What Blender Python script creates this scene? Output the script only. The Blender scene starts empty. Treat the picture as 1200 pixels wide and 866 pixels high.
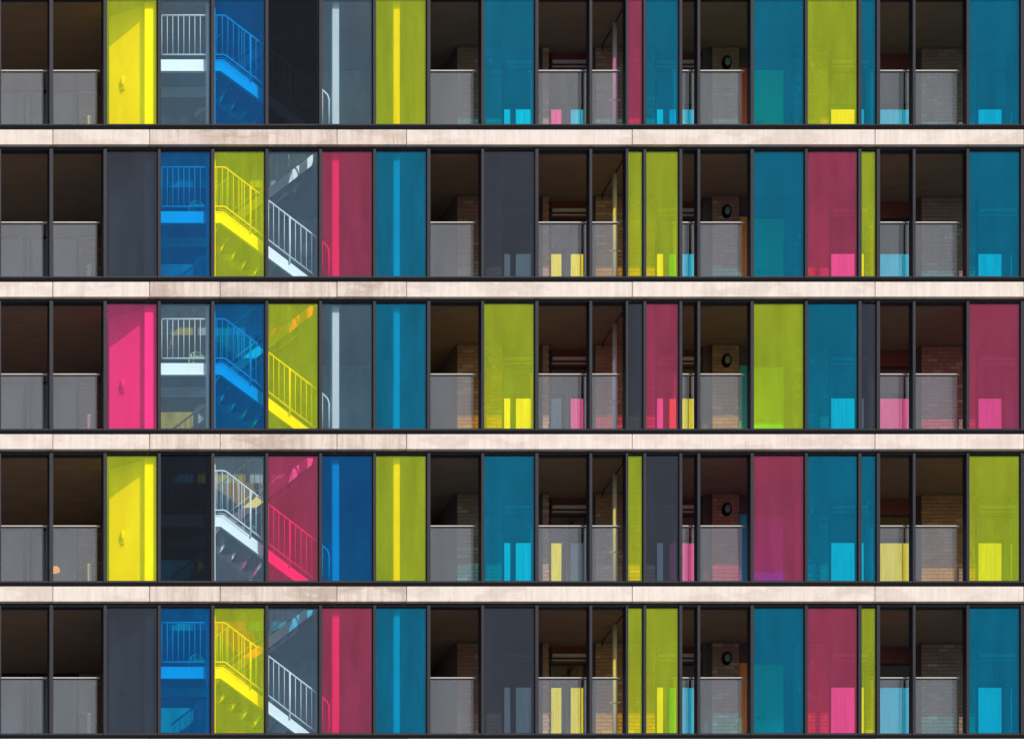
import bpy, bmesh, math, random
from mathutils import Vector
random.seed(7)
S = bpy.context.scene
COL = S.collection

# ------------------------------------------------------------------ camera, sky, sun
D, CX, CZ = 80.0, -28.4, -35.3           # the camera stands 80 m off, to the left and far below
cam = bpy.data.cameras.new('camera'); co = bpy.data.objects.new('camera', cam); COL.objects.link(co)
co.location = (CX, -D, CZ); co.rotation_euler = (math.radians(90), 0, 0)
cam.sensor_width = 36.0; cam.sensor_fit = 'HORIZONTAL'; cam.lens = 36.0*D/20.0
cam.shift_x = -CX/20.0; cam.shift_y = -CZ/20.0      # perspective control shift: uprights stay upright
cam.clip_start = 1.0; cam.clip_end = 5000.0
S.camera = co

SUN = Vector((-0.22, 1.0, -0.78)).normalized()
w = bpy.data.worlds.new('World'); S.world = w; w.use_nodes = True
nt = w.node_tree; bg = nt.nodes['Background']
sk = nt.nodes.new('ShaderNodeTexSky'); sk.sky_type = 'NISHITA'; sk.sun_disc = False
sk.sun_elevation = math.asin(-SUN.z); sk.sun_rotation = math.atan2(-SUN.x, -SUN.y)
sk.air_density = 1.0; sk.dust_density = 2.0; sk.altitude = 50
nt.links.new(sk.outputs[0], bg.inputs[0]); bg.inputs[1].default_value = 0.075
sl = bpy.data.lights.new('sun', 'SUN'); sl.energy = 3.2; sl.angle = math.radians(0.5); sl.color = (1.0, 0.95, 0.88)
so = bpy.data.objects.new('sun', sl); COL.objects.link(so); so.rotation_euler = SUN.to_track_quat('-Z', 'Y').to_euler()
so.location = (20, -30, 40)
S.view_settings.view_transform = 'Standard'; S.view_settings.look = 'None'
S.view_settings.exposure = 0.0; S.view_settings.gamma = 1.0
S.render.engine = 'CYCLES'
S.cycles.transparent_max_bounces = 24; S.cycles.max_bounces = 10; S.cycles.diffuse_bounces = 5
S.cycles.glossy_bounces = 5; S.cycles.transmission_bounces = 8; S.cycles.caustics_reflective = False
S.cycles.sample_clamp_indirect = 6.0

# ------------------------------------------------------------------ helpers
def P(px, py, y=0.0):
    """point at depth y behind the facade plane that stands behind picture position px, py (60 px = 1 m)"""
    k = (D + y)/D
    return Vector((CX + ((px-600)/60.0 - CX)*k, y, CZ + ((433-py)/60.0 - CZ)*k))
def X(px, y=0.0): return P(px, 0, y).x
def fx(px): return (px-600)/60.0
def fz(py): return (433-py)/60.0
PITCH = 178.3
def T(r): return -2.1 + PITCH*r         # top of the glass on floor r, B its bottom
def B(r): return T(r) + 148.0

def MB(): return bmesh.new()
def box(bm, x0, x1, y0, y1, z0, z1, bev=0.0):
    if x0 > x1: x0, x1 = x1, x0
    if z0 > z1: z0, z1 = z1, z0
    if y0 > y1: y0, y1 = y1, y0
    v = [bm.verts.new((x, y, z)) for x in (x0, x1) for y in (y0, y1) for z in (z0, z1)]
    fs = []
    for q in ((0,1,3,2), (4,6,7,5), (0,4,5,1), (2,3,7,6), (0,2,6,4), (1,5,7,3)):
        fs.append(bm.faces.new([v[i] for i in q]))
    if bev > 0:
        es = {e for f in fs for e in f.edges}
        bmesh.ops.bevel(bm, geom=list(es), offset=bev, segments=1, affect='EDGES', profile=0.5)
    return v
def tube(bm, pts, r, n=8, caps=True):
    rings = []
    m = len(pts); pts = [Vector(p) for p in pts]
    for i, p in enumerate(pts):
        d = Vector((0, 0, 0))
        if i > 0: d += (p-pts[i-1]).normalized()
        if i < m-1: d += (pts[i+1]-p).normalized()
        d.normalize()
        u = d.cross(Vector((0, 1, 0)))
        if u.length < 1e-3: u = d.cross(Vector((1, 0, 0)))
        u.normalize(); v = d.cross(u)
        rings.append([bm.verts.new(p + r*(math.cos(2*math.pi*k/n)*u + math.sin(2*math.pi*k/n)*v)) for k in range(n)])
    for a, b in zip(rings, rings[1:]):
        for k in range(n):
            f = bm.faces.new((a[k], a[(k+1) % n], b[(k+1) % n], b[k])); f.smooth = True
    if caps:
        bm.faces.new(rings[0][::-1]); bm.faces.new(rings[-1])
def prism(bm, poly, y0, y1):
    """polygon in the xz plane given depth"""
    a = [bm.verts.new((p[0], y0, p[1])) for p in poly]; b = [bm.verts.new((p[0], y1, p[1])) for p in poly]
    n = len(poly)
    bm.faces.new(a); bm.faces.new(b[::-1])
    for i in range(n): bm.faces.new((a[i], b[i], b[(i+1) % n], a[(i+1) % n]))
def lathe(bm, c, prof, n=20, sx=1.0, sz=1.0):
    """round body about the y axis, prof = [(radius, y)]"""
    rings = []
    for r, y in prof:
        rings.append([bm.verts.new((c[0]+sx*r*math.cos(2*math.pi*k/n), c[1]+y, c[2]+sz*r*math.sin(2*math.pi*k/n))) for k in range(n)])
    for a, b in zip(rings, rings[1:]):
        for k in range(n):
            f = bm.faces.new((a[k], a[(k+1) % n], b[(k+1) % n], b[k])); f.smooth = True
    bm.faces.new(rings[0][::-1]); bm.faces.new(rings[-1])
def mesh(name, bm, m):
    bmesh.ops.recalc_face_normals(bm, faces=bm.faces)
    me = bpy.data.meshes.new(name); bm.to_mesh(me); bm.free(); me.materials.append(m)
    return me
def put(name, me, parent=None, loc=(0, 0, 0)):
    o = bpy.data.objects.new(name, me); COL.objects.link(o); o.location = loc
    if parent: o.parent = parent
    return o
def part(name, bm, m, parent=None, loc=(0, 0, 0)): return put(name, mesh(name, bm, m), parent, loc)
def thing(name, loc, label, cat, group=None):
    o = bpy.data.objects.new(name, None); COL.objects.link(o); o.location = loc; o.empty_display_size = 0.2
    o['label'] = label; o['category'] = cat
    if group: o['group'] = group
    return o
def kids(o): return [c for c in COL.objects if c.parent == o]
def copy_tree(o, parent=None, loc=None):
    c = o.copy(); COL.objects.link(c); c.parent = parent
    if loc is not None: c.location = loc
    for ch in list(kids(o)): copy_tree(ch, c)
    return c

# ------------------------------------------------------------------ materials
def newmat(name):
    m = bpy.data.materials.new(name); m.use_nodes = True
    n = m.node_tree; n.nodes.clear()
    out = n.nodes.new('ShaderNodeOutputMaterial')
    return m, n, out
def N(n, t, **kw):
    x = n.nodes.new(t)
    for k, v in kw.items(): setattr(x, k, v)
    return x
def ramp(n, fac, stops):
    r = N(n, 'ShaderNodeValToRGB'); n.links.new(fac, r.inputs[0])
    while len(r.color_ramp.elements) < len(stops): r.color_ramp.elements.new(0.5)
    for e, (p, c) in zip(r.color_ramp.elements, stops): e.position = p; e.color = (*c, 1)
    return r.outputs[0]
def noise(n, scale, stretch=(1, 1, 1), detail=4, rough=0.6, off=(0, 0, 0)):
    g = N(n, 'ShaderNodeNewGeometry'); mp = N(n, 'ShaderNodeMapping'); mp.inputs['Scale'].default_value = stretch
    mp.inputs['Location'].default_value = off
    n.links.new(g.outputs['Position'], mp.inputs[0])
    t = N(n, 'ShaderNodeTexNoise'); t.inputs['Scale'].default_value = scale; t.inputs['Detail'].default_value = detail
    t.inputs['Roughness'].default_value = rough; n.links.new(mp.outputs[0], t.inputs[0]); return t.outputs[0]
def mixc(n, fac, a, b, mode='MIX'):
    x = N(n, 'ShaderNodeMix', data_type='RGBA', blend_type=mode)
    if isinstance(fac, (int, float)): x.inputs[0].default_value = fac
    else: n.links.new(fac, x.inputs[0])
    for s, v in ((x.inputs[6], a), (x.inputs[7], b)):
        if isinstance(v, tuple): s.default_value = (*v, 1)
        else: n.links.new(v, s)
    return x.outputs[2]
def pbsdf(n, out, col, rough=0.6, metal=0.0, spec=0.5, bump=None, bs=0.2):
    p = N(n, 'ShaderNodeBsdfPrincipled'); p.inputs['Roughness'].default_value = rough
    p.inputs['Metallic'].default_value = metal; p.inputs['Specular IOR Level'].default_value = spec
    if isinstance(col, tuple): p.inputs['Base Color'].default_value = (*col, 1)
    else: n.links.new(col, p.inputs['Base Color'])
    if bump is not None:
        b = N(n, 'ShaderNodeBump'); b.inputs['Strength'].default_value = bs; b.inputs['Distance'].default_value = 0.01
        n.links.new(bump, b.inputs['Height']); n.links.new(b.outputs[0], p.inputs['Normal'])
    n.links.new(p.outputs[0], out.inputs[0]); return p
def plain(name, c, rough=0.6, var=0.15, scale=3, stretch=(1, 1, 1), metal=0.0, spec=0.5, bs=0.0):
    m, n, out = newmat(name)
    t = noise(n, scale, stretch)
    lo = tuple(v*(1-var) for v in c); hi = tuple(min(1, v*(1+var)) for v in c)
    col = ramp(n, t, [(0.3, lo), (0.7, hi)])
    pbsdf(n, out, col, rough, metal, spec, t if bs else None, bs); return m

def concrete(name, base, dark, amount):
    m, n, out = newmat(name)
    def onoise(scale, stretch, detail, rough):
        g = N(n, 'ShaderNodeNewGeometry'); o = N(n, 'ShaderNodeObjectInfo')
        ml = N(n, 'ShaderNodeMath', operation='MULTIPLY'); n.links.new(o.outputs['Random'], ml.inputs[0]); ml.inputs[1].default_value = 40
        cb = N(n, 'ShaderNodeCombineXYZ'); n.links.new(ml.outputs[0], cb.inputs[1])
        mp = N(n, 'ShaderNodeMapping'); mp.inputs['Scale'].default_value = stretch
        n.links.new(g.outputs['Position'], mp.inputs[0]); n.links.new(cb.outputs[0], mp.inputs['Location'])
        t = N(n, 'ShaderNodeTexNoise'); t.inputs['Scale'].default_value = scale; t.inputs['Detail'].default_value = detail
        t.inputs['Roughness'].default_value = rough; n.links.new(mp.outputs[0], t.inputs[0]); return t.outputs[0]
    def layer(c, fac, lo, hi, k, col):
        f = ramp(n, fac, [(lo, (0, 0, 0)), (hi, (1, 1, 1))])
        mu = N(n, 'ShaderNodeMath', operation='MULTIPLY'); n.links.new(f, mu.inputs[0]); mu.inputs[1].default_value = k
        return mixc(n, mu.outputs[0], c, col)
    c = mixc(n, 1.0, base, (1, 1, 1), 'MULTIPLY')
    c = layer(c, onoise(1.0, (11, 1, 0.8), 6, 0.7), 0.40, 0.68, 0.62*amount, dark)          # runs
    c = layer(c, onoise(0.8, (1.2, 1, 3), 5, 0.6), 0.50, 0.58, 0.60*amount, tuple(v*0.95 for v in dark))   # damp patches
    c = layer(c, onoise(1.6, (1.2, 1, 3), 6, 0.7), 0.52, 0.60, 0.35*amount, tuple(min(1, v*1.08) for v in base))
    c = layer(c, onoise(2.6, (2.2, 1, 3.0), 7, 0.8), 0.60, 0.68, 0.70*amount, (0.55, 0.33, 0.22))   # rust specks
    c = layer(c, onoise(7.0, (3, 1, 0.25), 3, 0.6), 0.66, 0.72, 0.55*amount, (0.50, 0.36, 0.28))  # thin rusty runs
    fine = noise(n, 60, (1, 1, 1), 3)
    c = mixc(n, 1.0, c, ramp(n, fine, [(0.3, (0.92, 0.92, 0.92)), (0.7, (1, 1, 1))]), 'MULTIPLY')
    pbsdf(n, out, c, 0.85, 0, 0.25, fine, 0.25); return m
M = {}
M['conc'] = concrete('pale_concrete', (0.84, 0.765, 0.725), (0.55, 0.45, 0.40), 0.65)
M['conc_dirty'] = concrete('stained_concrete', (0.78, 0.69, 0.64), (0.42, 0.33, 0.28), 1.0)
M['frame'] = plain('anthracite_metal', (0.020, 0.021, 0.032), 0.55, 0.12, 8, spec=0.2)
M['black'] = plain('black_rubber', (0.006, 0.006, 0.008), 0.8, 0.1, 8, spec=0.1)
M['white'] = plain('white_painted_steel', (0.72, 0.75, 0.77), 0.4, 0.04, 5)
M['rail'] = plain('handrail_steel', (0.50, 0.48, 0.48), 0.5, 0.05, 6)
M['greycol'] = plain('pale_grey_painted_column', (0.46, 0.48, 0.49), 0.6, 0.08, 2.5, (1, 1, 0.6))
M['plaster'] = plain('white_plaster', (0.74, 0.74, 0.72), 0.8, 0.04, 3)
M['ceil'] = plain('brown_soffit', (0.22, 0.14, 0.095), 0.8, 0.12, 1.5, (1, 3, 1))
M['wall'] = plain('grey_concrete_wall', (0.30, 0.31, 0.33), 0.85, 0.5, 1.1, (1.6, 1, 0.7), bs=0.1)
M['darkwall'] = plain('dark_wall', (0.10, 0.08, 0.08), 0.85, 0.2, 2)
M['mortar'] = plain('mortar', (0.17, 0.13, 0.11), 0.9, 0.15, 9)
M['tread'] = plain('stair_tread_steel', (0.16, 0.17, 0.18), 0.45, 0.1, 7)
M['violet_lit_door'] = plain('violet_lit_door', (0.32, 0.14, 0.75), 0.5, 0.06, 3)  # violet light from the blue screens, painted into the door colour
M['door'] = plain('lime_lit_door', (0.40, 0.85, 0.22), 0.5, 0.06, 3)  # green-yellow light on the doors, painted into their colour
M['curtain'] = plain('curtain_cloth', (0.34, 0.42, 0.43), 0.85, 0.15, 3, (8, 8, 0.5))
M['ground'] = plain('paving', (0.30, 0.29, 0.27), 0.9, 0.2, 0.2)
M['lintel'] = plain('red_lintel_panel', (0.16, 0.035, 0.03), 0.6, 0.2, 3)
M['chair'] = plain('green_chair_plastic', (0.45, 0.55, 0.25), 0.5, 0.1, 5)
M['ply'] = plain('grey_stone_floor', (0.33, 0.32, 0.31), 0.7, 0.12, 3)

M['side_light_red'] = plain('red_light_paint', (0.75, 0.08, 0.05), 0.4, 0.05, 4)  # these three colours stand in for light tinted by the coloured screens
M['side_light_orange'] = plain('orange_light_paint', (0.90, 0.36, 0.05), 0.4, 0.05, 4)
M['side_light_blue'] = plain('blue_light_paint', (0.05, 0.42, 0.62), 0.4, 0.05, 4)
M['loggia'] = plain('blue_grey_window_film', (0.20, 0.27, 0.38), 0.15, 0.35, 0.9, (1.5, 1, 0.8), spec=0.8)
def brickmat(name, cols):
    m, n, out = newmat(name)
    g = N(n, 'ShaderNodeNewGeometry'); o = N(n, 'ShaderNodeObjectInfo')
    ad = N(n, 'ShaderNodeMath', operation='ADD'); n.links.new(g.outputs['Random Per Island'], ad.inputs[0]); n.links.new(o.outputs['Random'], ad.inputs[1])
    fr = N(n, 'ShaderNodeMath', operation='FRACT'); n.links.new(ad.outputs[0], fr.inputs[0])
    c = ramp(n, fr.outputs[0], cols)
    fine = noise(n, 45, (1, 1, 1), 4)
    f = ramp(n, fine, [(0.3, (0.75, 0.75, 0.75)), (0.7, (1.1, 1.1, 1.1))])
    c = mixc(n, 1.0, c, f, 'MULTIPLY')
    pbsdf(n, out, c, 0.85, 0, 0.3, fine, 0.4); return m
M['brick'] = brickmat('brown_brick', [(0.0, (0.34, 0.19, 0.13)), (0.45, (0.40, 0.23, 0.16)), (0.85, (0.37, 0.21, 0.15)), (0.95, (0.50, 0.34, 0.25))])

def glassmat(name, tint, body, gloss=0.006, trans=0.35):
    """tinted glazing: lets tinted light through (tint is for the whole pane), scatters a little of it in its coloured interlayer"""
    m, n, out = newmat(name)
    t = N(n, 'ShaderNodeBsdfTransparent'); t.inputs[0].default_value = (*[math.sqrt(max(v, 0)) for v in tint], 1)
    nz = noise(n, 1.3, (2.6, 1, 0.45), 6, 0.7)
    bc = ramp(n, nz, [(0.28, tuple(v*0.80 for v in body)), (0.72, tuple(min(1, v*1.22) for v in body))])
    d = N(n, 'ShaderNodeBsdfDiffuse'); n.links.new(bc, d.inputs[0])
    tr = N(n, 'ShaderNodeBsdfTranslucent')
    sc = mixc(n, 1.0, bc, (trans, trans, trans), 'MULTIPLY'); n.links.new(sc, tr.inputs[0])
    a1 = N(n, 'ShaderNodeAddShader'); n.links.new(d.outputs[0], a1.inputs[0]); n.links.new(tr.outputs[0], a1.inputs[1])
    a2 = N(n, 'ShaderNodeAddShader'); n.links.new(a1.outputs[0], a2.inputs[0]); n.links.new(t.outputs[0], a2.inputs[1])
    gl = N(n, 'ShaderNodeBsdfGlossy'); gl.inputs['Roughness'].default_value = 0.03; gl.inputs[0].default_value = (0.9, 0.95, 1, 1)
    mx = N(n, 'ShaderNodeMixShader'); mx.inputs[0].default_value = gloss
    n.links.new(a2.outputs[0], mx.inputs[1]); n.links.new(gl.outputs[0], mx.inputs[2])
    n.links.new(mx.outputs[0], out.inputs[0]); return m
G = {
 'Y': glassmat('yellow_glass', (0.95, 0.74, 0.015), (0.092, 0.142, 0.014)),
 'P': glassmat('pink_glass', (0.88, 0.075, 0.30), (0.094, 0.026, 0.050)),
 'Q': glassmat('light_pink_glass', (0.92, 0.14, 0.42), (0.085, 0.022, 0.055)),
 'B': glassmat('teal_blue_glass', (0.001, 0.50, 0.68), (0.000, 0.058, 0.098)),
 'N': glassmat('deep_blue_glass', (0.001, 0.50, 0.78), (0.000, 0.028, 0.085)),
 'C': glassmat('clear_glass', (0.80, 0.90, 0.93), (0.014, 0.030, 0.048)),
 'K': glassmat('smoked_grey_glass', (0.07, 0.12, 0.16), (0.023, 0.027, 0.038), trans=0.12),
 'D': glassmat('black_glass', (0.065, 0.085, 0.11), (0.004, 0.006, 0.010), 0.004, 0.1),
 'guard': glassmat('balustrade_glass', (0.86, 0.90, 0.93), (0.038, 0.043, 0.052), 0.03, 0.2),
}
def winmat():
    m, n, out = newmat('reflective_window_glass')
    t = N(n, 'ShaderNodeBsdfTransparent'); t.inputs[0].default_value = (0.5, 0.6, 0.62, 1)
    gl = N(n, 'ShaderNodeBsdfGlossy'); gl.inputs['Roughness'].default_value = 0.01
    st = noise(n, 9, (3, 3, 0.12), 3, 0.6); n.links.new(ramp(n, st, [(0.32, (0.72, 0.76, 0.80)), (0.68, (1, 1, 1))]), gl.inputs[0])
    mx = N(n, 'ShaderNodeMixShader'); mx.inputs[0].default_value = 0.6
    n.links.new(t.outputs[0], mx.inputs[1]); n.links.new(gl.outputs[0], mx.inputs[2]); n.links.new(mx.outputs[0], out.inputs[0]); return m
M['win'] = winmat()
def lampmat(name, c, e):
    m, n, out = newmat(name); p = pbsdf(n, out, c, 0.25); p.inputs['Emission Color'].default_value = (*c, 1); p.inputs['Emission Strength'].default_value = e; return m
M['lampglass'] = plain('frosted_lamp_glass', (0.16, 0.24, 0.22), 0.35, 0.05, 5)
M['glow'] = lampmat('lit_orange_lampshade', (0.95, 0.36, 0.05), 0.8)

# ------------------------------------------------------------------ setting
gb = MB(); box(gb, -3000, 3000, -3000, 3000, -37.6, -37.0)
g = part('ground', gb, M['ground']); g['kind'] = 'structure'

FLOOR = ['top storey', 'second storey down', 'middle storey', 'fourth storey down', 'bottom storey']
# bays: key, left px, right px, kind
BAYS = [('z', -60, -3, 'open'), ('a', 1, 57.5, 'open'), ('aa', 62, 120.8, 'open'), ('b', 124.8, 184.5, 'pane'), ('c', 188, 247, 'pane'),
        ('d', 251, 310.5, 'pane'), ('e', 314, 373.4, 'pane'), ('f', 377, 436.7, 'pane'), ('g', 440.2, 500, 'pane'),
        ('h', 504, 563.3, 'open'), ('i', 567, 626.5, 'pane'), ('j', 630.7, 690, 'open'), ('k', 693.6, 732.8, 'open'),
        ('l', 735.6, 753.4, 'pane'), ('m', 756.8, 795.5, 'pane'), ('n', 799, 816.5, 'open'), ('o', 820.2, 879, 'open'),
        ('p', 882.8, 942.5, 'pane'), ('q', 946, 1005.2, 'pane'), ('r', 1009, 1026.8, 'pane'), ('s', 1030.6, 1068.8, 'open'),
        ('t', 1072.4, 1131.8, 'open'), ('u', 1135.4, 1195.5, 'pane'), ('v', 1199.3, 1250.5, 'pane'), ('w', 1254, 1297, 'pane'),
        ('x', 1304, 1385, 'pane')]
COLR = [dict(b='Y', c='C', d='B', e='D', f='C', g='Y', i='B', l='P', m='B', p='B', q='Y', r='B', u='B', v='C', w='C', x='B'),
        dict(b='K', c='B', d='Y', e='C', f='P', g='B', i='K', l='Y', m='Y', p='B', q='P', r='Y', u='B', v='C', w='C', x='C'),
        dict(b='P', c='C', d='B', e='Y', f='C', g='B', i='Y', l='K', m='P', p='Y', q='B', r='K', u='P', v='C', w='C', x='B'),
        dict(b='Y', c='D', d='C', e='P', f='B', g='Y', i='B', l='Y', m='K', p='P', q='B', r='B', u='Y', v='C', w='C', x='C')]
COLR.append(dict(COLR[1]))

LEFT, RIGHT = -66, 1392
bd = thing('apartment_building', (0, 0, fz(B(4)+6)), 'long apartment block with pale concrete floor bands and dark framed coloured glass bays', 'building')
OFF = -bd.location
def bpart(name, bm, m, parent=None, local=None):
    """mesh built in world coordinates, hung on the building"""
    me = mesh(name, bm, m); o = put(name, me, parent or bd, OFF if parent is None else (0, 0, 0)); return o
def bput(name, me, loc, parent=None):
    return put(name, me, parent or bd, (Vector(loc) + OFF) if parent is None else loc)

# floor slabs with their pale fascia panels
joints = [-66, 62, 175.3, 258, 395, 476.5, 741, 1025.5, 1200, 1392]
for s in range(-1, 5):
    yt, yb = B(s)+6.2, B(s)+6.2+17.6          # fascia top and bottom
    bm = MB(); za, zb_ = fz(B(s)+2.6), fz(T(s+1)-1.2)
    if s == -1: box(bm, fx(LEFT), fx(RIGHT), 0.03, 4.6, za, zb_)
    else:      # an opening for the stairs
        xa, xb = fx(190), fx(392)
        box(bm, fx(LEFT), xa, 0.03, 4.6, za, zb_); box(bm, xb, fx(RIGHT), 0.03, 4.6, za, zb_)
        box(bm, xa, xb, 0.03, 0.19, za, zb_); box(bm, xa, xb, 2.45, 4.6, za, zb_)
    slab = bpart('floor_slab', bm, M['ceil'])
    js = list(joints)
    if s == 0: js.remove(258)
    for a, b in zip(js, js[1:]):
        bm = MB(); e = 0.006
        pr = random.uniform(-0.004, 0.004)
        # the fascia stands 0.1 m proud; its heights are those of its front face
        k = (D-0.1)/D
        def zz(py): return CZ + (fz(py)-CZ)*k
        def xx(px): return CX + (fx(px)-CX)*k
        box(bm, xx(a)+e, xx(b)-e, -0.1+pr, 0.024, zz(yt), zz(yb), 0.006)
        dirty = (a >= 175 and b <= 477)
        bpart('concrete_panel', bm, M['conc_dirty' if dirty else 'conc'], slab)
    bm = MB(); box(bm, fx(LEFT), fx(RIGHT), -0.06, 0.022, zz(yt)+0.004, fz(B(s)+3.0), 0); bpart('shadow_gap_strip', bm, M['black'])
# storey structure rows
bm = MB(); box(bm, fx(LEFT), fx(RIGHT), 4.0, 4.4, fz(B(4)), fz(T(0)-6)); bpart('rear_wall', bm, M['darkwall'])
for px in (LEFT, RIGHT):
    bm = MB(); x = fx(px); box(bm, x-0.12, x+0.12, 0.03, 4.6, fz(B(4)+2), fz(T(0)-2)); bpart('end_wall', bm, M['wall'])
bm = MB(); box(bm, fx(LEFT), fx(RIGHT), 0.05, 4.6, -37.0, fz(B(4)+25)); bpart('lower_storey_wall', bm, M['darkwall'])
for i in range(9):
    z = fz(B(4)+14) - PITCH/60*(i+1)
    bm = MB(); box(bm, fx(LEFT), fx(RIGHT), -0.1, 0.046, z-0.15, z+0.15); bpart('lower_band', bm, M['conc'])
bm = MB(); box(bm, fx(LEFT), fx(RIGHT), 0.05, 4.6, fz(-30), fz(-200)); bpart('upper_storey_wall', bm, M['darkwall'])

mull_me = {}
for r in range(5):
    # header and sill rails
    bm = MB(); box(bm, fx(LEFT), fx(RIGHT), -0.012, 0.026, fz(T(r)-3.2), fz(T(r)), 0.003)
    box(bm, fx(LEFT), fx(RIGHT), 0.0265, 0.16, fz(T(r)-1.0), fz(T(r)-0.1)); bpart('header_rail', bm, M['frame'])
    bm = MB(); box(bm, fx(LEFT), fx(RIGHT), -0.012, 0.15, fz(B(r)), fz(B(r)+2.9), 0.003); bpart('sill_rail', bm, M['frame'])
    for (k1, a0, a1, _), (k2, b0, b1, _) in zip(BAYS, BAYS[1:]):
        x0, x1 = a1, b0; wpx = round((x1-x0)*2)/2
        if wpx not in mull_me:
            bm = MB(); h = wpx/120.0
            box(bm, -h, h, -0.030, 0.145, fz(148)-fz(0)-0.046, 0.050, 0.003)
            mull_me[wpx] = mesh('mullion', bm, M['frame'])
        bput('mullion', mull_me[wpx], (fx((x0+x1)/2), 0, fz(T(r)) ))

# ------------------------------------------------------------------ coloured glass screens
CN = dict(Y='bright yellow', P='pink', B='blue', N='blue', Q='pale pink', C='clear', K='smoky grey', D='nearly black')
WHERE = dict(b='wide %s glass screen right of the two leftmost open bays, %s', c='%s glass screen in front of the stair landing, %s',
  d='%s glass screen before the upper end of the stair flight, %s', e='%s glass screen before the lower half of the stair flight, %s',
  f='%s glass screen before the foot of the stair rail, %s', g='%s glass screen left of the lone open bay, %s',
  i='%s glass screen right of the lone open bay, %s', l='narrow %s glass screen right of the bay with the pipe, %s',
  m='%s glass screen left of the narrow open bay, %s', p='%s glass screen right of the bay with round wall lamp, %s',
  q='%s glass screen before the small wall box, %s', r='narrow %s glass screen left of the right-hand open pair, %s',
  u='%s glass screen at the right end of the %s', v='%s glass screen first beyond the right end, %s', w='%s glass screen second beyond the right end, %s',
  x='%s glass screen third beyond the right end, %s')
cache = {}
for r in range(5):
    for key, a, b, kind in BAYS:
        if kind != 'pane': continue
        c = COLR[r][key]
        if c == 'B' and key in 'cdef': c = 'N'
        if c == 'P' and key == 'b': c = 'Q'
        lab = WHERE[key] % (CN[c], FLOOR[r])
        t = thing('glass_screen', (fx((a+b)/2), 0.02, fz(B(r))), lab, 'glass screen', 'tall glass screens along the facade')
        wd = (b-a)/60; H = 148/60; kk = (round(wd, 3), c)
        if kk not in cache:
            bm = MB(); box(bm, -wd/2+0.012, wd/2-0.012, 0, 0.012, 0.014, H-0.014)
            pm = mesh('pane', bm, G[c])
            bm = MB(); f = 0.014
            box(bm, -wd/2+0.001, -wd/2+f, -0.006, 0.02, 0.002, H-0.002); box(bm, wd/2-f, wd/2-0.001, -0.006, 0.02, 0.002, H-0.002)
            box(bm, -wd/2+f, wd/2-f, -0.006, 0.02, 0.002, f); box(bm, -wd/2+f, wd/2-f, -0.006, 0.02, H-f, H-0.002)
            cache[kk] = (pm, mesh('frame', bm, M['frame']))
        put('pane', cache[kk][0], t); put('frame', cache[kk][1], t)

# ------------------------------------------------------------------ glass balustrades of the open bays
OWH = dict(z='in the open bay beyond the left end, %s', a='in the leftmost open bay, %s', aa='in the second open bay from the left, %s',
  h='in the lone open bay, %s', j='left of the upright pipe, %s', k='in front of the upright pipe, %s',
  n='very narrow, in the slim open bay, %s', o='in the bay with the round wall lamp, %s', s='in the narrower right-hand open bay, %s',
  t='in the wider right-hand open bay, %s')
GD = 0.28
gcache = {}
for r in range(5):
    for key, a, b, kind in BAYS:
        if kind != 'open': continue
        x0, x1 = fx(a)-0.004, fx(b)+0.0
        zb = fz(B(r)+1.0)
        lab = 'glass balustrade with pale handrail ' + OWH[key] % FLOOR[r]
        if key == 'n': lab = 'narrow glass balustrade with pale handrail in the slim open bay, ' + FLOOR[r]
        t = thing('glass_balustrade', ((x0+x1)/2, GD, zb), lab, 'balustrade', 'glass balustrades of the open bays')
        wd = x1-x0; kk = round(wd, 3)
        if kk not in gcache:
            H = 1.185; rx = max(0.03, 0.055)
            bm = MB(); box(bm, -wd/2-0.06, wd/2-rx, -0.006, 0.006, 0.01, H-0.012); pm = mesh('pane', bm, G['guard'])
            bm = MB(); box(bm, -wd/2-0.08, wd/2+0.0, -0.028, 0.02, H-0.002, H+0.024, 0.005); rm = mesh('handrail', bm, M['rail'])
            bm = MB(); box(bm, -wd/2-0.06, wd/2-rx, -0.014, 0.014, H-0.014, H-0.003); cm = mesh('rail_channel', bm, M['frame'])
            bm = MB(); box(bm, wd/2-rx-0.004, wd/2-rx+0.006, -0.009, 0.009, 0.01, H-0.015); em = mesh('edge_trim', bm, M['rail'])
            gcache[kk] = (pm, rm, cm, em)
        for nm, me in zip(('pane', 'handrail', 'rail_channel', 'edge_trim'), gcache[kk]): put(nm, me, t)

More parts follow.
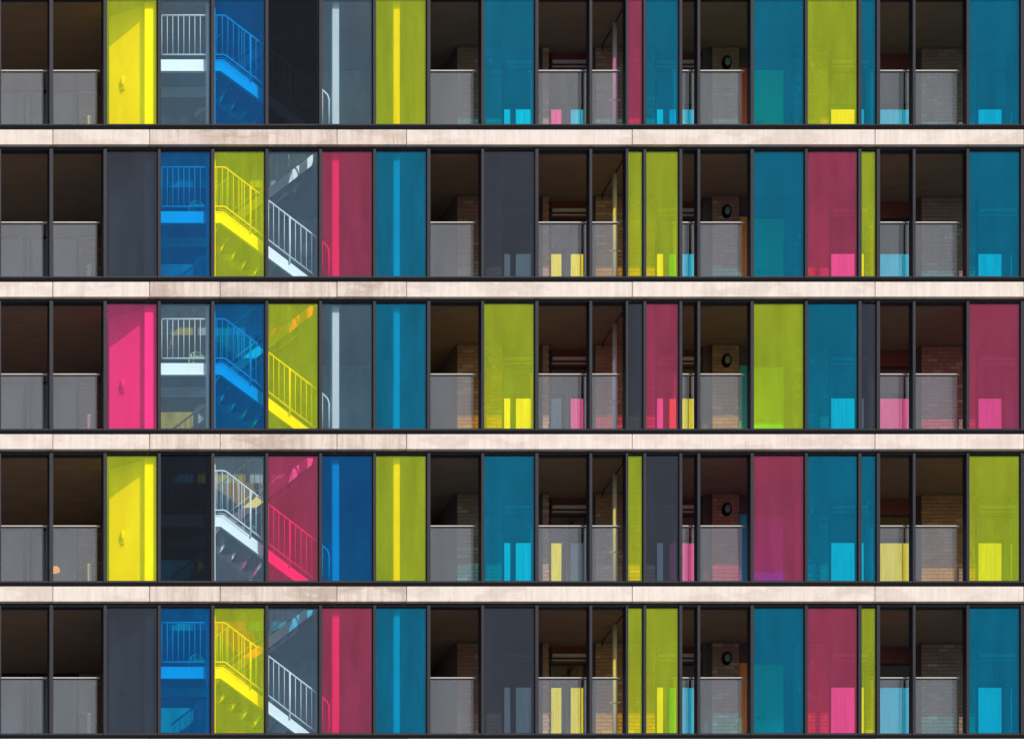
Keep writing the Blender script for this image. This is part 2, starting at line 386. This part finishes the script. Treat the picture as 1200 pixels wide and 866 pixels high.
# ------------------------------------------------------------------ galleries: brick piers, reflective windows, doors
DB, DW = 1.82, 2.15
BW, BH, BG = 0.215, 0.065, 0.010
bm = MB(); box(bm, 0, BW, 0, 0.03, 0, BH); brick_full = mesh('brick', bm, M['brick'])
bm = MB(); box(bm, 0, BW/2-BG/2, 0, 0.03, 0, BH); brick_half = mesh('brick', bm, M['brick'])
def pier(r, p0, p1, single, y=DB, deep=None):
    x0, x1 = X(p0, y), X(p1, y); z0, z1 = fz(B(r)+2.4), fz(T(r)-1.0)
    bm = MB(); box(bm, x0, x1, y+0.012, deep or 2.3, z0, z1)
    core = bpart('brick_pier', bm, M['mortar'])
    jm = MB(); n = 0; z = z0+BG; c = 0
    zv = fz(T(r)+80) ; 
    while z + BH <= z1:
        x = x0 - (BW+BG)/2*(c % 2)
        while x < x1-0.02:
            a, b = max(x, x0), min(x+BW, x1)
            if b-a > 0.03:
                seen_z = P(0, 0, y)  # unused
                zf = CZ + (z-CZ)*D/(D+y)      # height at which it is seen on the facade
                vis = single and (fz(B(r)) < zf < fz(T(r)+88))
                if vis:
                    if abs(b-a-BW) < 1e-4: put('brick', brick_full, core, (a, y, z))
                    elif abs(b-a-(BW/2-BG/2)) < 1e-4: put('brick', brick_half, core, (a, y, z))
                    else:
                        q = MB(); box(q, 0, b-a, 0, 0.03, 0, BH); put('brick', mesh('brick', q, M['brick']), core, (a, y, z))
                    n += 1
                else: box(jm, a, b, y, y+0.03, z, z+BH)
            x += BW+BG
        z += BH+BG; c += 1
    o = put('brickwork', mesh('brickwork', jm, M['brick']), core); o['kind'] = 'stuff'
    return n
nb = 0
def window(r, p0, p1, mull=(), bars=True, y=DW, lintel=True):
    x0, x1 = X(p0, y), X(p1, y); z0, z1 = fz(B(r)+2.5), fz(T(r)-1.0)
    bm = MB(); f = 0.04
    box(bm, x0, x0+f, y-0.03, y+0.03, z0, z1); box(bm, x1-f, x1, y-0.03, y+0.03, z0, z1)
    for mpx in mull:
        xm = X(mpx, y); box(bm, xm-0.025, xm+0.025, y-0.03, y+0.03, z0, z1)
    box(bm, x0+f, x1-f, y-0.028, y+0.028, z0, z0+0.05)
    box(bm, x0+f, x1-f, y-0.028, y+0.028, z1-0.36, z1-0.33)
    wn = bpart('window', bm, M['frame'])
    bm = MB(); box(bm, x0+f, x1-f, y+0.004, y+0.012, z0+0.05, z1-0.36); bpart('pane', bm, M['win'], wn)
    bm = MB(); box(bm, x0+f, x1-f, y-0.02, y+0.04, z1-0.329, z1); bpart('lintel', bm, M['lintel'], wn)
    if bars:
        xa, xb = x0+f+0.01, x1-f-0.01
        bm = MB(); box(bm, xa, xb, y-0.075, y-0.032, z1-0.215, z1-0.150, 0.006); bpart('blind_box', bm, M['rail'], wn)
        bm = MB(); box(bm, xa, xb, y-0.065, y-0.032, z1-0.290, z1-0.265, 0.004); bpart('blind_rail', bm, M['rail'], wn)
    # curtain with folds behind the glass
    bm = MB(); n = int((x1-x0)/0.022)
    vs = []
    ph = random.uniform(0, 6)
    for i in range(n+1):
        x = x0+0.03+(x1-x0-0.06)*i/n
        yy = y+0.16+0.028*math.sin(i*0.95+ph)+0.015*math.sin(i*0.37+ph*2)
        vs.append((bm.verts.new((x, yy, z0+0.01)), bm.verts.new((x, yy*1.0, z1-0.05))))
    for (a, b), (c, d) in zip(vs, vs[1:]):
        fc = bm.faces.new((a, c, d, b)); fc.smooth = True
    ext = bmesh.ops.extrude_face_region(bm, geom=list(bm.faces))
    bmesh.ops.translate(bm, verts=[v for v in ext['geom'] if isinstance(v, bmesh.types.BMVert)], vec=(0, 0.004, 0))
    bpart('curtain', bm, M['curtain'], wn)
    return wn
for r in range(5):
    sg = r in (1, 2, 3)
    nb += pier(r, 536, 588, False, deep=3.6)
    nb += pier(r, 636, 643.5, False)
    nb += pier(r, 698, 767.5, False)
    nb += pier(r, 835, 866, sg)
    nb += pier(r, 932, 971, False)
    nb += pier(r, 1015, 1028, False, y=2.1)
    nb += pier(r, 1080, 1143, sg, y=1.88)
    nb += pier(r, 1204, 1300, False)
    window(r, 588, 638, ()); window(r, 643, 700, ()); window(r, 767, 826, ())
    window(r, 971, 1018, ()); window(r, 1028, 1084, (), bars=False); window(r, 1143.5, 1206, (1181,), bars=(r != 0))
    # plain wall between the lamp pier and the door, and the door itself
    y = 1.95
    z0, z1 = fz(B(r)+2.5), fz(T(r)-1.0)
    bm = MB(); xa, xb, xc, xd = X(824, y), X(881, y), X(919, y), X(936, y); dt = z0+2.12
    box(bm, xa, xb, y, y+0.1, z0, z1); box(bm, xc, xd, y, y+0.1, z0, z1); box(bm, xb, xc, y, y+0.1, dt, z1)
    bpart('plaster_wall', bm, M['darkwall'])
    sc = [M['side_light_red'], M['side_light_orange'], M['side_light_blue'], M['side_light_blue'], M['side_light_orange']][r]  # tinted light beside the pier is painted on, one hue per storey
    bm = MB(); box(bm, X(866.5, 1.90), X(878, 1.90), 1.90, 1.94, z0, dt, 0.004); o = bpart('painted_light_panel', bm, sc)
    o['label'] = 'narrow panel painted as %s light beside the lamp pier' % ['red', 'orange', 'blue', 'blue', 'orange'][r]
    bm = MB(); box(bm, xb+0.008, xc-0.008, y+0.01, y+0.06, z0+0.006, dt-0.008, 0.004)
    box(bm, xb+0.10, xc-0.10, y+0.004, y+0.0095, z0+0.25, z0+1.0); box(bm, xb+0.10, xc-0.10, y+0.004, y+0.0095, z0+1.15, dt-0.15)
    dr = bpart('door', bm, M['violet_lit_door' if r == 3 else 'door'])
    bm = MB(); tube(bm, [(xb+0.10, y-0.04, z0+1.05), (xb+0.24, y-0.04, z0+1.05)], 0.011); tube(bm, [(xb+0.10, y-0.04, z0+1.05), (xb+0.10, y+0.004, z0+1.05)], 0.011)
    bpart('handle', bm, M['rail'], dr)
    # floor finish of the galleries
    bm = MB(); za, zb_ = fz(B(r)+2.59), fz(B(r)+2.45)+0.004
    box(bm, fx(LEFT)+0.13, fx(190)-0.01, 0.17, 3.95, za, zb_); box(bm, fx(392)+0.01, fx(RIGHT)-0.13, 0.17, 3.95, za, zb_); bpart('gallery_floor', bm, M['ply'])

# ------------------------------------------------------------------ left loggias, stair bay walls and columns
for r in range(5):
    z0, z1 = fz(B(r)+2.4), fz(T(r)-1.0)
    y = 3.6
    # loggia window wall
    bm = MB(); x0, x1, x2 = X(-120, y), X(93, y), X(118, y)
    for xm in (x0+0.03, X(29, y), X(36, y), X(60, y)+0.02, x1-0.03): box(bm, xm-0.03, xm+0.03, y-0.03, y+0.04, z0, z1)
    box(bm, x0+0.06, x1-0.06, y-0.028, y+0.038, z1-0.05, z1); box(bm, x0+0.06, x1-0.06, y-0.028, y+0.038, z0, z0+0.05)
    wn = bpart('loggia_window', bm, M['frame'])
    bm = MB(); box(bm, x0+0.06, x1-0.06, y+0.004, y+0.012, z0+0.05, z1-0.05); bpart('pane', bm, M['loggia'], wn)
    xh = X(86, y); bm = MB(); tube(bm, [(xh, y-0.07, z0+1.35), (xh, y-0.07, z0+1.75)], 0.014, 6)
    tube(bm, [(xh, y-0.07, z0+1.4), (xh, y+0.002, z0+1.4)], 0.009, 6); tube(bm, [(xh, y-0.07, z0+1.7), (xh, y+0.002, z0+1.7)], 0.009, 6)
    bpart('pull_handle', bm, M['rail'], wn)
    pier(r, 93, 124, False, y=3.5, deep=3.9)
    # partition between the loggia and the stair (kept back from the glass)
    bm = MB(); 
    pa, pb = (fx(184.5), 0.16), (X(128, 0.72), 0.72)
    for q in (pa, pb, (pb[0]+0.10, pb[1]+0.05), (pa[0]+0.10, pa[1]+0.02)): pass
    v0 = [bm.verts.new((q[0], q[1], z)) for z in (z0, z1) for q in (pa, pb, (pb[0]+0.07, pb[1]+0.13), (pa[0]+0.03, pa[1]+0.17))]
    bm.faces.new(v0[0:4][::-1]); bm.faces.new(v0[4:8])
    for i in range(4): bm.faces.new((v0[i], v0[(i+1) % 4], v0[4+(i+1) % 4], v0[4+i]))
    bpart('splayed_wall', bm, M['plaster'])
    bm = MB(); box(bm, fx(171.8), fx(184.2), 0.15, 0.30, z0, z1, 0.01); bpart('column', bm, M['white'])
    for p0, p1 in ((392, 400.5), (464, 471.7)):
        bm = MB(); box(bm, fx(p0), fx(p1), 0.15, 0.27, z0, z1, 0.01); bpart('column', bm, M['greycol'])
    # stair back wall and side wall
    bm = MB(); box(bm, X(130, 2.8), X(497, 2.8), 2.8, 2.95, z0, z1); bpart('stair_back_wall', bm, M['wall'])
    bm = MB(); box(bm, fx(500.5), fx(503.5), 0.16, 3.6, z0, z1); bpart('side_wall', bm, M['wall'])
    bm = MB(); box(bm, X(500, 3.6), X(575, 3.6), 3.62, 3.75, z0, z1); bpart('recess_wall', bm, M['darkwall'])

# ------------------------------------------------------------------ steel staircases
R0 = 2
FD = 0.24                     # depth of the near railing
SL = 0.764
def stair():
    root = thing('staircase', P(253, B(R0)+2, FD), '', 'staircase', 'white steel staircases, one per floor')
    O = root.location.copy(); Wm, Tm = M['white'], M['tread']
    def q(px, py, y=FD): return P(px, py, y) - O
    def pt(name, bm, m): return part(name, bm, m, root)
    # near handrail: level over the landing, down the flight, bent to the floor
    bm = MB(); tube(bm, [q(190, 374), q(240, 374), q(262, 374), q(264.5, 374.8), q(371, 456.3), q(379.5, 463), q(383.5, 467), q(385.5, 472), q(385.5, 504)], 0.017); pt('handrail', bm, Wm)
    bm = MB(); tube(bm, [q(190, 420), q(262, 420), q(264.5, 420.8), q(371, 502.5)], 0.015); pt('bottom_rail', bm, Wm)
    for i in range(17):
        px = 189.6 + 6.45*i
        if 237 < px < 253: continue
        if px < 264: a, b = 374, 420
        else: a = 374.6+(px-264)*SL; b = a+46
        bm = MB(); tube(bm, [q(px, a), q(px, b)], 0.0075, 6); pt('baluster', bm, Wm)
    for px in (270.5, 277, 283.3, 300, 306.5, 314.8, 320.5, 326.8, 333.2, 346.2, 352.6, 359, 365.4, 370.8, 378):
        a = 374.6+(px-264)*SL; b = min(a+46, 503)
        if px < 294 and any(abs(px-(189.6+6.45*i)) < 3 for i in range(17)): continue
        bm = MB(); tube(bm, [q(px, a), q(px, b)], 0.0075, 6); pt('baluster', bm, Wm)
    for px in (293.6, 339.6):
        a = 374.6+(px-264)*SL; bm = MB(); tube(bm, [q(px, a), q(px, min(a+54, 503))], 0.019); pt('post', bm, Wm)
    # stringers and landing beam
    def stringer(y, name='stringer'):
        bm = MB()
        pts = [q(188, 425, FD), q(262, 425, FD), q(366, 504.5, FD), q(349, 504.5, FD), q(259, 438.5, FD), q(188, 438.5, FD)]
        prism(bm, [(p.x, p.z) for p in pts], y, y+0.012)
        # flanges
        pts2 = [q(188, 438.2, FD), q(259, 438.2, FD), q(349, 504.5, FD), q(347, 504.5, FD), q(258.5, 439.4, FD), q(188, 439.4, FD)]
        prism(bm, [(p.x, p.z) for p in pts2], y-0.03, y+0.05)
        pt(name, bm, Wm)
    stringer(0.02); stringer(0.95)
    # second toe line
    bm = MB(); tube(bm, [q(254, 423.5, FD-0.03), q(262, 423.8, FD-0.03), q(292, 446.5, FD-0.03)], 0.006, 6); pt('toe_bar', bm, Wm)
    # landing plate
    a, b = q(191, 427), q(261, 427)
    bm = MB(); box(bm, a.x, b.x, 0.035, 2.1, a.z-0.03, a.z); pt('landing', bm, Tm)
    # treads of the near flight
    n = 8; p0, p1 = q(262, 428), q(366, 507.5)
    for i in range(n):
        x = p0.x+(p1.x-p0.x)*(i+0.5)/n; z = p0.z+(p1.z-p0.z)*(i+1)/n*0.985
        bm = MB(); box(bm, x-0.13, x+0.13, 0.034, 0.945, z-0.02, z); box(bm, x-0.13, x-0.115, 0.034, 0.945, z-0.05, z-0.0205); pt('tread', bm, Tm)
    # far flight rising to the right behind
    yb = 1.15
    c0 = Vector((b.x, 0, a.z)); rise = PITCH/60*0.545; run = rise/SL
    c1 = c0 + Vector((run, 0, rise))
    for yy in (yb, yb+0.85):
        bm = MB(); prism(bm, [(c0.x, c0.z-0.12), (c1.x, c1.z-0.12), (c1.x, c1.z+0.09), (c0.x, c0.z+0.09)], yy, yy+0.012); pt('stringer', bm, Wm)
    for i in range(9):
        x = c0.x+run*(i+0.5)/9; z = c0.z+rise*(i+0.75)/9
        bm = MB(); box(bm, x-0.12, x+0.12, yb+0.014, yb+0.845, z-0.02, z); box(bm, x+0.105, x+0.12, yb+0.014, yb+0.845, z-0.05, z-0.0205); pt('tread', bm, Tm)
    kr = 0.8; ce = c0 + (c1-c0)*kr
    bm = MB(); tube(bm, [(c0.x, yb, c0.z+0.9), (ce.x, yb, ce.z+0.9)], 0.016); pt('handrail', bm, Wm)
    bm = MB(); tube(bm, [(c0.x, yb, c0.z+0.2), (ce.x, yb, ce.z+0.2)], 0.013); pt('bottom_rail', bm, Wm)
    for i in range(15):
        k = (i+0.5)/15*kr
        bm = MB(); tube(bm, [(c0.x+run*k, yb, c0.z+rise*k+0.2), (c0.x+run*k, yb, c0.z+rise*k+0.9)], 0.0075, 6); pt('baluster', bm, Wm)
    # upright posts
    zt, zb = fz(T(R0)-0.8)-O.z, fz(B(R0)+2.4)-O.z
    bm = MB(); box(bm, q(241.5, 0, FD).x, q(245, 0, FD).x, -0.03, 0.03, zb, zt); pt('upright_post', bm, Wm)
    bm = MB(); box(bm, fx(252.0)-O.x, fx(255.0)-O.x, 0.15-O.y, 0.19-O.y, zb, zt); pt('upright_post', bm, Wm)
    return root
st = stair()
def shift(r): return Vector((0, 0, -PITCH/60*(r-R0)))
for r in range(5):
    o = st if r == R0 else copy_tree(st, None, st.location + shift(r))
    behind = [('clear', 'blue'), ('blue', 'yellow'), ('clear', 'blue'), ('black', 'clear'), ('blue', 'yellow')][r]
    o['label'] = 'white steel staircase with baluster rails behind %s and %s glass, %s' % (*behind, FLOOR[r])

# chairs on the landings
def chair():
    c = P(232.5, 425, 0.42); c.z = P(188, 427, FD).z+0.01
    root = thing('garden_chair', c, '', 'chair', 'round-backed chairs on the stair landings')
    bm = MB(); arc = [(0.15*math.cos(t)*1.0, 0.14, 0.20+0.18*math.sin(t)) for t in [math.pi*i/10 for i in range(11)]]
    tube(bm, [(0.15, 0.14, -0.0)] + arc + [(-0.15, 0.14, 0.0)], 0.012, 6); part('back_frame', bm, M['chair'], root)
    for i in range(5):
        x = -0.1+0.05*i; bm = MB(); box(bm, x-0.008, x+0.008, 0.132, 0.148, 0.17, 0.20+0.18*math.sqrt(max(0, 1-(x/0.15)**2)), 0.002); part('back_slat', bm, M['chair'], root)
    bm = MB(); box(bm, -0.16, 0.16, -0.16, 0.155, 0.14, 0.165, 0.006); part('seat', bm, M['chair'], root)
    for x in (-0.14, 0.14):
        bm = MB(); tube(bm, [(x, -0.14, 0), (x, -0.14, 0.14)], 0.012, 6); part('leg', bm, M['chair'], root)
    return root
ch = chair()
for r in (1, 2, 4):
    o = ch if r == 2 else copy_tree(ch, None, ch.location + shift(r))
    o['label'] = 'small round-backed chair on the stair landing behind %s glass, %s' % ({1: 'blue', 2: 'clear', 4: 'blue'}[r], FLOOR[r])

# ------------------------------------------------------------------ wall lamps, pipes, boxes
def lamp():
    root = thing('wall_lamp', (0, 0, 0), '', 'wall lamp', 'round bulkhead lamps on the brick piers')
    bm = MB(); lathe(bm, (0, 0, 0), [(0.105, 0), (0.11, -0.03), (0.10, -0.065), (0.075, -0.07)], 22, 0.86, 1.22); part('housing', bm, M['black'], root)
    bm = MB(); lathe(bm, (0, 0, 0), [(0.070, -0.068), (0.064, -0.085), (0.045, -0.098), (0.02, -0.104)], 20, 0.86, 1.22); part('lens', bm, M['lampglass'], root)
    return root
# pale bollard lights on the loggia floors
for r in range(5):
    c = P(104.5, 0, 1.6); zb = fz(B(r)+2.4)
    t = thing('bollard_light', (c.x, 1.6, zb), 'pale slim bollard light behind the second balustrade from the left, %s' % FLOOR[r], 'bollard light', 'bollard lights in the loggias')
    bm = MB(); box(bm, -0.035, 0.035, -0.035, 0.035, 0.0, 0.95, 0.01); part('shaft', bm, M['rail'], t)
    bm = MB(); box(bm, -0.04, 0.04, -0.04, 0.04, 0.951, 1.0, 0.012); part('cap', bm, M['white'], t)
lp = lamp(); first = True
for r in range(5):
    for px, where in ((851, 'the brick pier in its open bay'), (573, 'pier behind %s screen near lone open bay')):
        if px == 573 and r in (1, 4): continue
        loc = P(px, 0, DB-0.002); loc.z = fz(T(2)+69)
        loc.z = P(0, 423.2, DB).z + shift(r).z
        o = lp if first else copy_tree(lp, None); first = False
        o.location = loc
        nm = where % CN[COLR[r]['i']] if '%' in where else where
        o['label'] = ('round black wall lamp on %s, %s' % (nm, FLOOR[r])).replace('bright ', '')
def pipe():
    y = 0.92
    z0 = fz(B(2)+2.3); z1 = fz(T(2)-0.9); x = X(720.3, y)
    root = thing('downpipe', (x, y, z0), '', 'pipe', 'upright pipes before the brick piers'); H = z1-z0
    bm = MB(); tube(bm, [(0, 0, 0.004), (0, 0, H-0.004)], 0.043, 14); part('pipe', bm, M['white'], root)
    bm = MB(); z = P(0, 470.5, y).z - z0
    tube(bm, [(0, 0, z-0.02), (0, 0, z+0.02)], 0.058, 14); tube(bm, [(-0.11, 0, z), (0.11, 0, z)], 0.014, 6); part('pipe_clamp', bm, M['rail'], root)
    return root
pp = pipe()
for r in range(5):
    o = pp if r == 2 else copy_tree(pp, None, pp.location+shift(r))
    o['label'] = 'white upright pipe with clamp before a brick pier, %s' % FLOOR[r]
# slanting conduit on the ceiling
for r in range(5):
    a = Vector((X(727, 0.5), 0.3, fz(T(r)+1.0))); b = Vector((X(705, DB), DB-0.05, fz(T(r)+0.6)))
    bm = MB(); tube(bm, [a, b, b-Vector((0, 0, 0.09))], 0.012, 6)
    o = part('ceiling_conduit', bm, M['black']); o['label'] = 'thin black conduit crossing the soffit above the upright pipe, ' + FLOOR[r]
    o['category'] = 'conduit'; o['group'] = 'conduits under the soffits'
# small wall boxes and door entry panels
for r in range(5):
    y = DB-0.05; c = P(952, 0, y); z = P(0, [75.5, 249, 423, 597.5, 597.5+PITCH][r], y).z
    t = thing('wall_box', (c.x, y, z), 'small pale box on the brick pier behind the %s screen, %s' % (CN[COLR[r]['q']].replace('bright ', ''), FLOOR[r]), 'wall box', 'small boxes on the brick piers')
    bm = MB(); box(bm, -0.032, 0.032, 0, 0.048, -0.06, 0.06, 0.008); part('case', bm, M['rail'], t)
    bm = MB(); box(bm, -0.02, 0.02, -0.006, 0.0, -0.045, 0.0); part('cover', bm, M['white'], t)
    y = DB-0.03; c = P(937.2, 0, y); z = P(0, [104, 277.5, 452.5, 628.5, 628.5+PITCH][r], y).z
    t = thing('entry_panel', (c.x, y, z), 'slim entry phone on the brick pier beside the door behind %s glass, %s' % (CN[COLR[r]['p']].replace('bright ', ''), FLOOR[r]), 'entry phone', 'entry phones beside the doors')
    bm = MB(); box(bm, -0.022, 0.022, 0, 0.028, -0.055, 0.055, 0.006); part('case', bm, M['rail'], t)
    bm = MB(); box(bm, -0.012, 0.012, -0.006, 0.0, 0.0, 0.035); part('button', bm, M['white'], t)
for r in range(5):
    a = Vector((fx(184.5), 0.16, 0)); b = Vector((X(128, 0.72), 0.72, 0)); k = 0.70
    c = a.lerp(b, k) + Vector((-0.03, -0.05, 0)); c.z = P(0, 449, c.y).z + shift(r).z
    t = thing('wall_lamp', c, 'small oval wall light on the splayed wall behind the %s screen, %s' % (CN[COLR[r]['b']], FLOOR[r]), 'wall lamp', 'oval wall lights on the splayed walls')
    t.rotation_euler = (0, 0, -math.atan2(0.56, a.x-b.x))
    bm = MB(); lathe(bm, (0, 0, 0), [(0.05, 0.05), (0.05, 0.015), (0.035, -0.005), (0.012, -0.01)], 16, 0.8, 2.0); part('lamp_body', bm, M['white'], t)
    bm = MB(); box(bm, -0.03, 0.03, 0.02, 0.07, -0.17, -0.12); part('bracket', bm, M['rail'], t)
# globe lamps on the stair wall
for r in range(5):
    c = P(358, 0, 2.72); c.z = P(0, 466, 2.72).z + shift(r).z
    t = thing('globe_lamp', c, 'pale round lamp on stair wall behind the %s screen, %s' % (CN[COLR[r]['e']].replace('bright ', ''), FLOOR[r]), 'wall lamp', 'round lamps on the stair wall')
    bm = MB(); lathe(bm, (0, 0, 0), [(0.06, 0.078), (0.12, 0.03), (0.155, -0.03), (0.12, -0.11), (0.05, -0.14)], 18); part('globe', bm, M['curtain'], t)
    bm = MB(); lathe(bm, (0, 0, 0), [(0.09, 0.08), (0.09, 0.05)], 14); part('base_plate', bm, M['frame'], t)
# glowing lamp in a loggia, second floor from the bottom
c = P(64.5, 667, 3.2)
t = thing('hanging_lamp', c, 'glowing orange shaded lamp behind the leftmost balustrades, fourth storey down', 'lamp')
bm = MB(); v = [(0.10, -0.05), (0.095, 0.0), (0.06, 0.045), (0.015, 0.06)]
rings = [[bm.verts.new((q*math.cos(2*math.pi*k/18), q*math.sin(2*math.pi*k/18), z)) for k in range(18)] for q, z in v]
for a, b in zip(rings, rings[1:]):
    for k in range(18): f = bm.faces.new((a[k], a[(k+1) % 18], b[(k+1) % 18], b[k])); f.smooth = True
bm.faces.new(rings[0]); bm.faces.new(rings[-1]); part('lamp_shade', bm, M['glow'], t)
bm = MB(); tube(bm, [(0, 0, 0.055), (0, 0, P(0, T(3), 0).z-c.z-0.0)], 0.006, 6); part('cord', bm, M['black'], t)
print('bricks', nb, 'objects', len(COL.objects))

for o in COL.objects:
    if 'label' in o.keys() and len(o['label'].split()) > 16: print('LONG', o.name, o['label'])
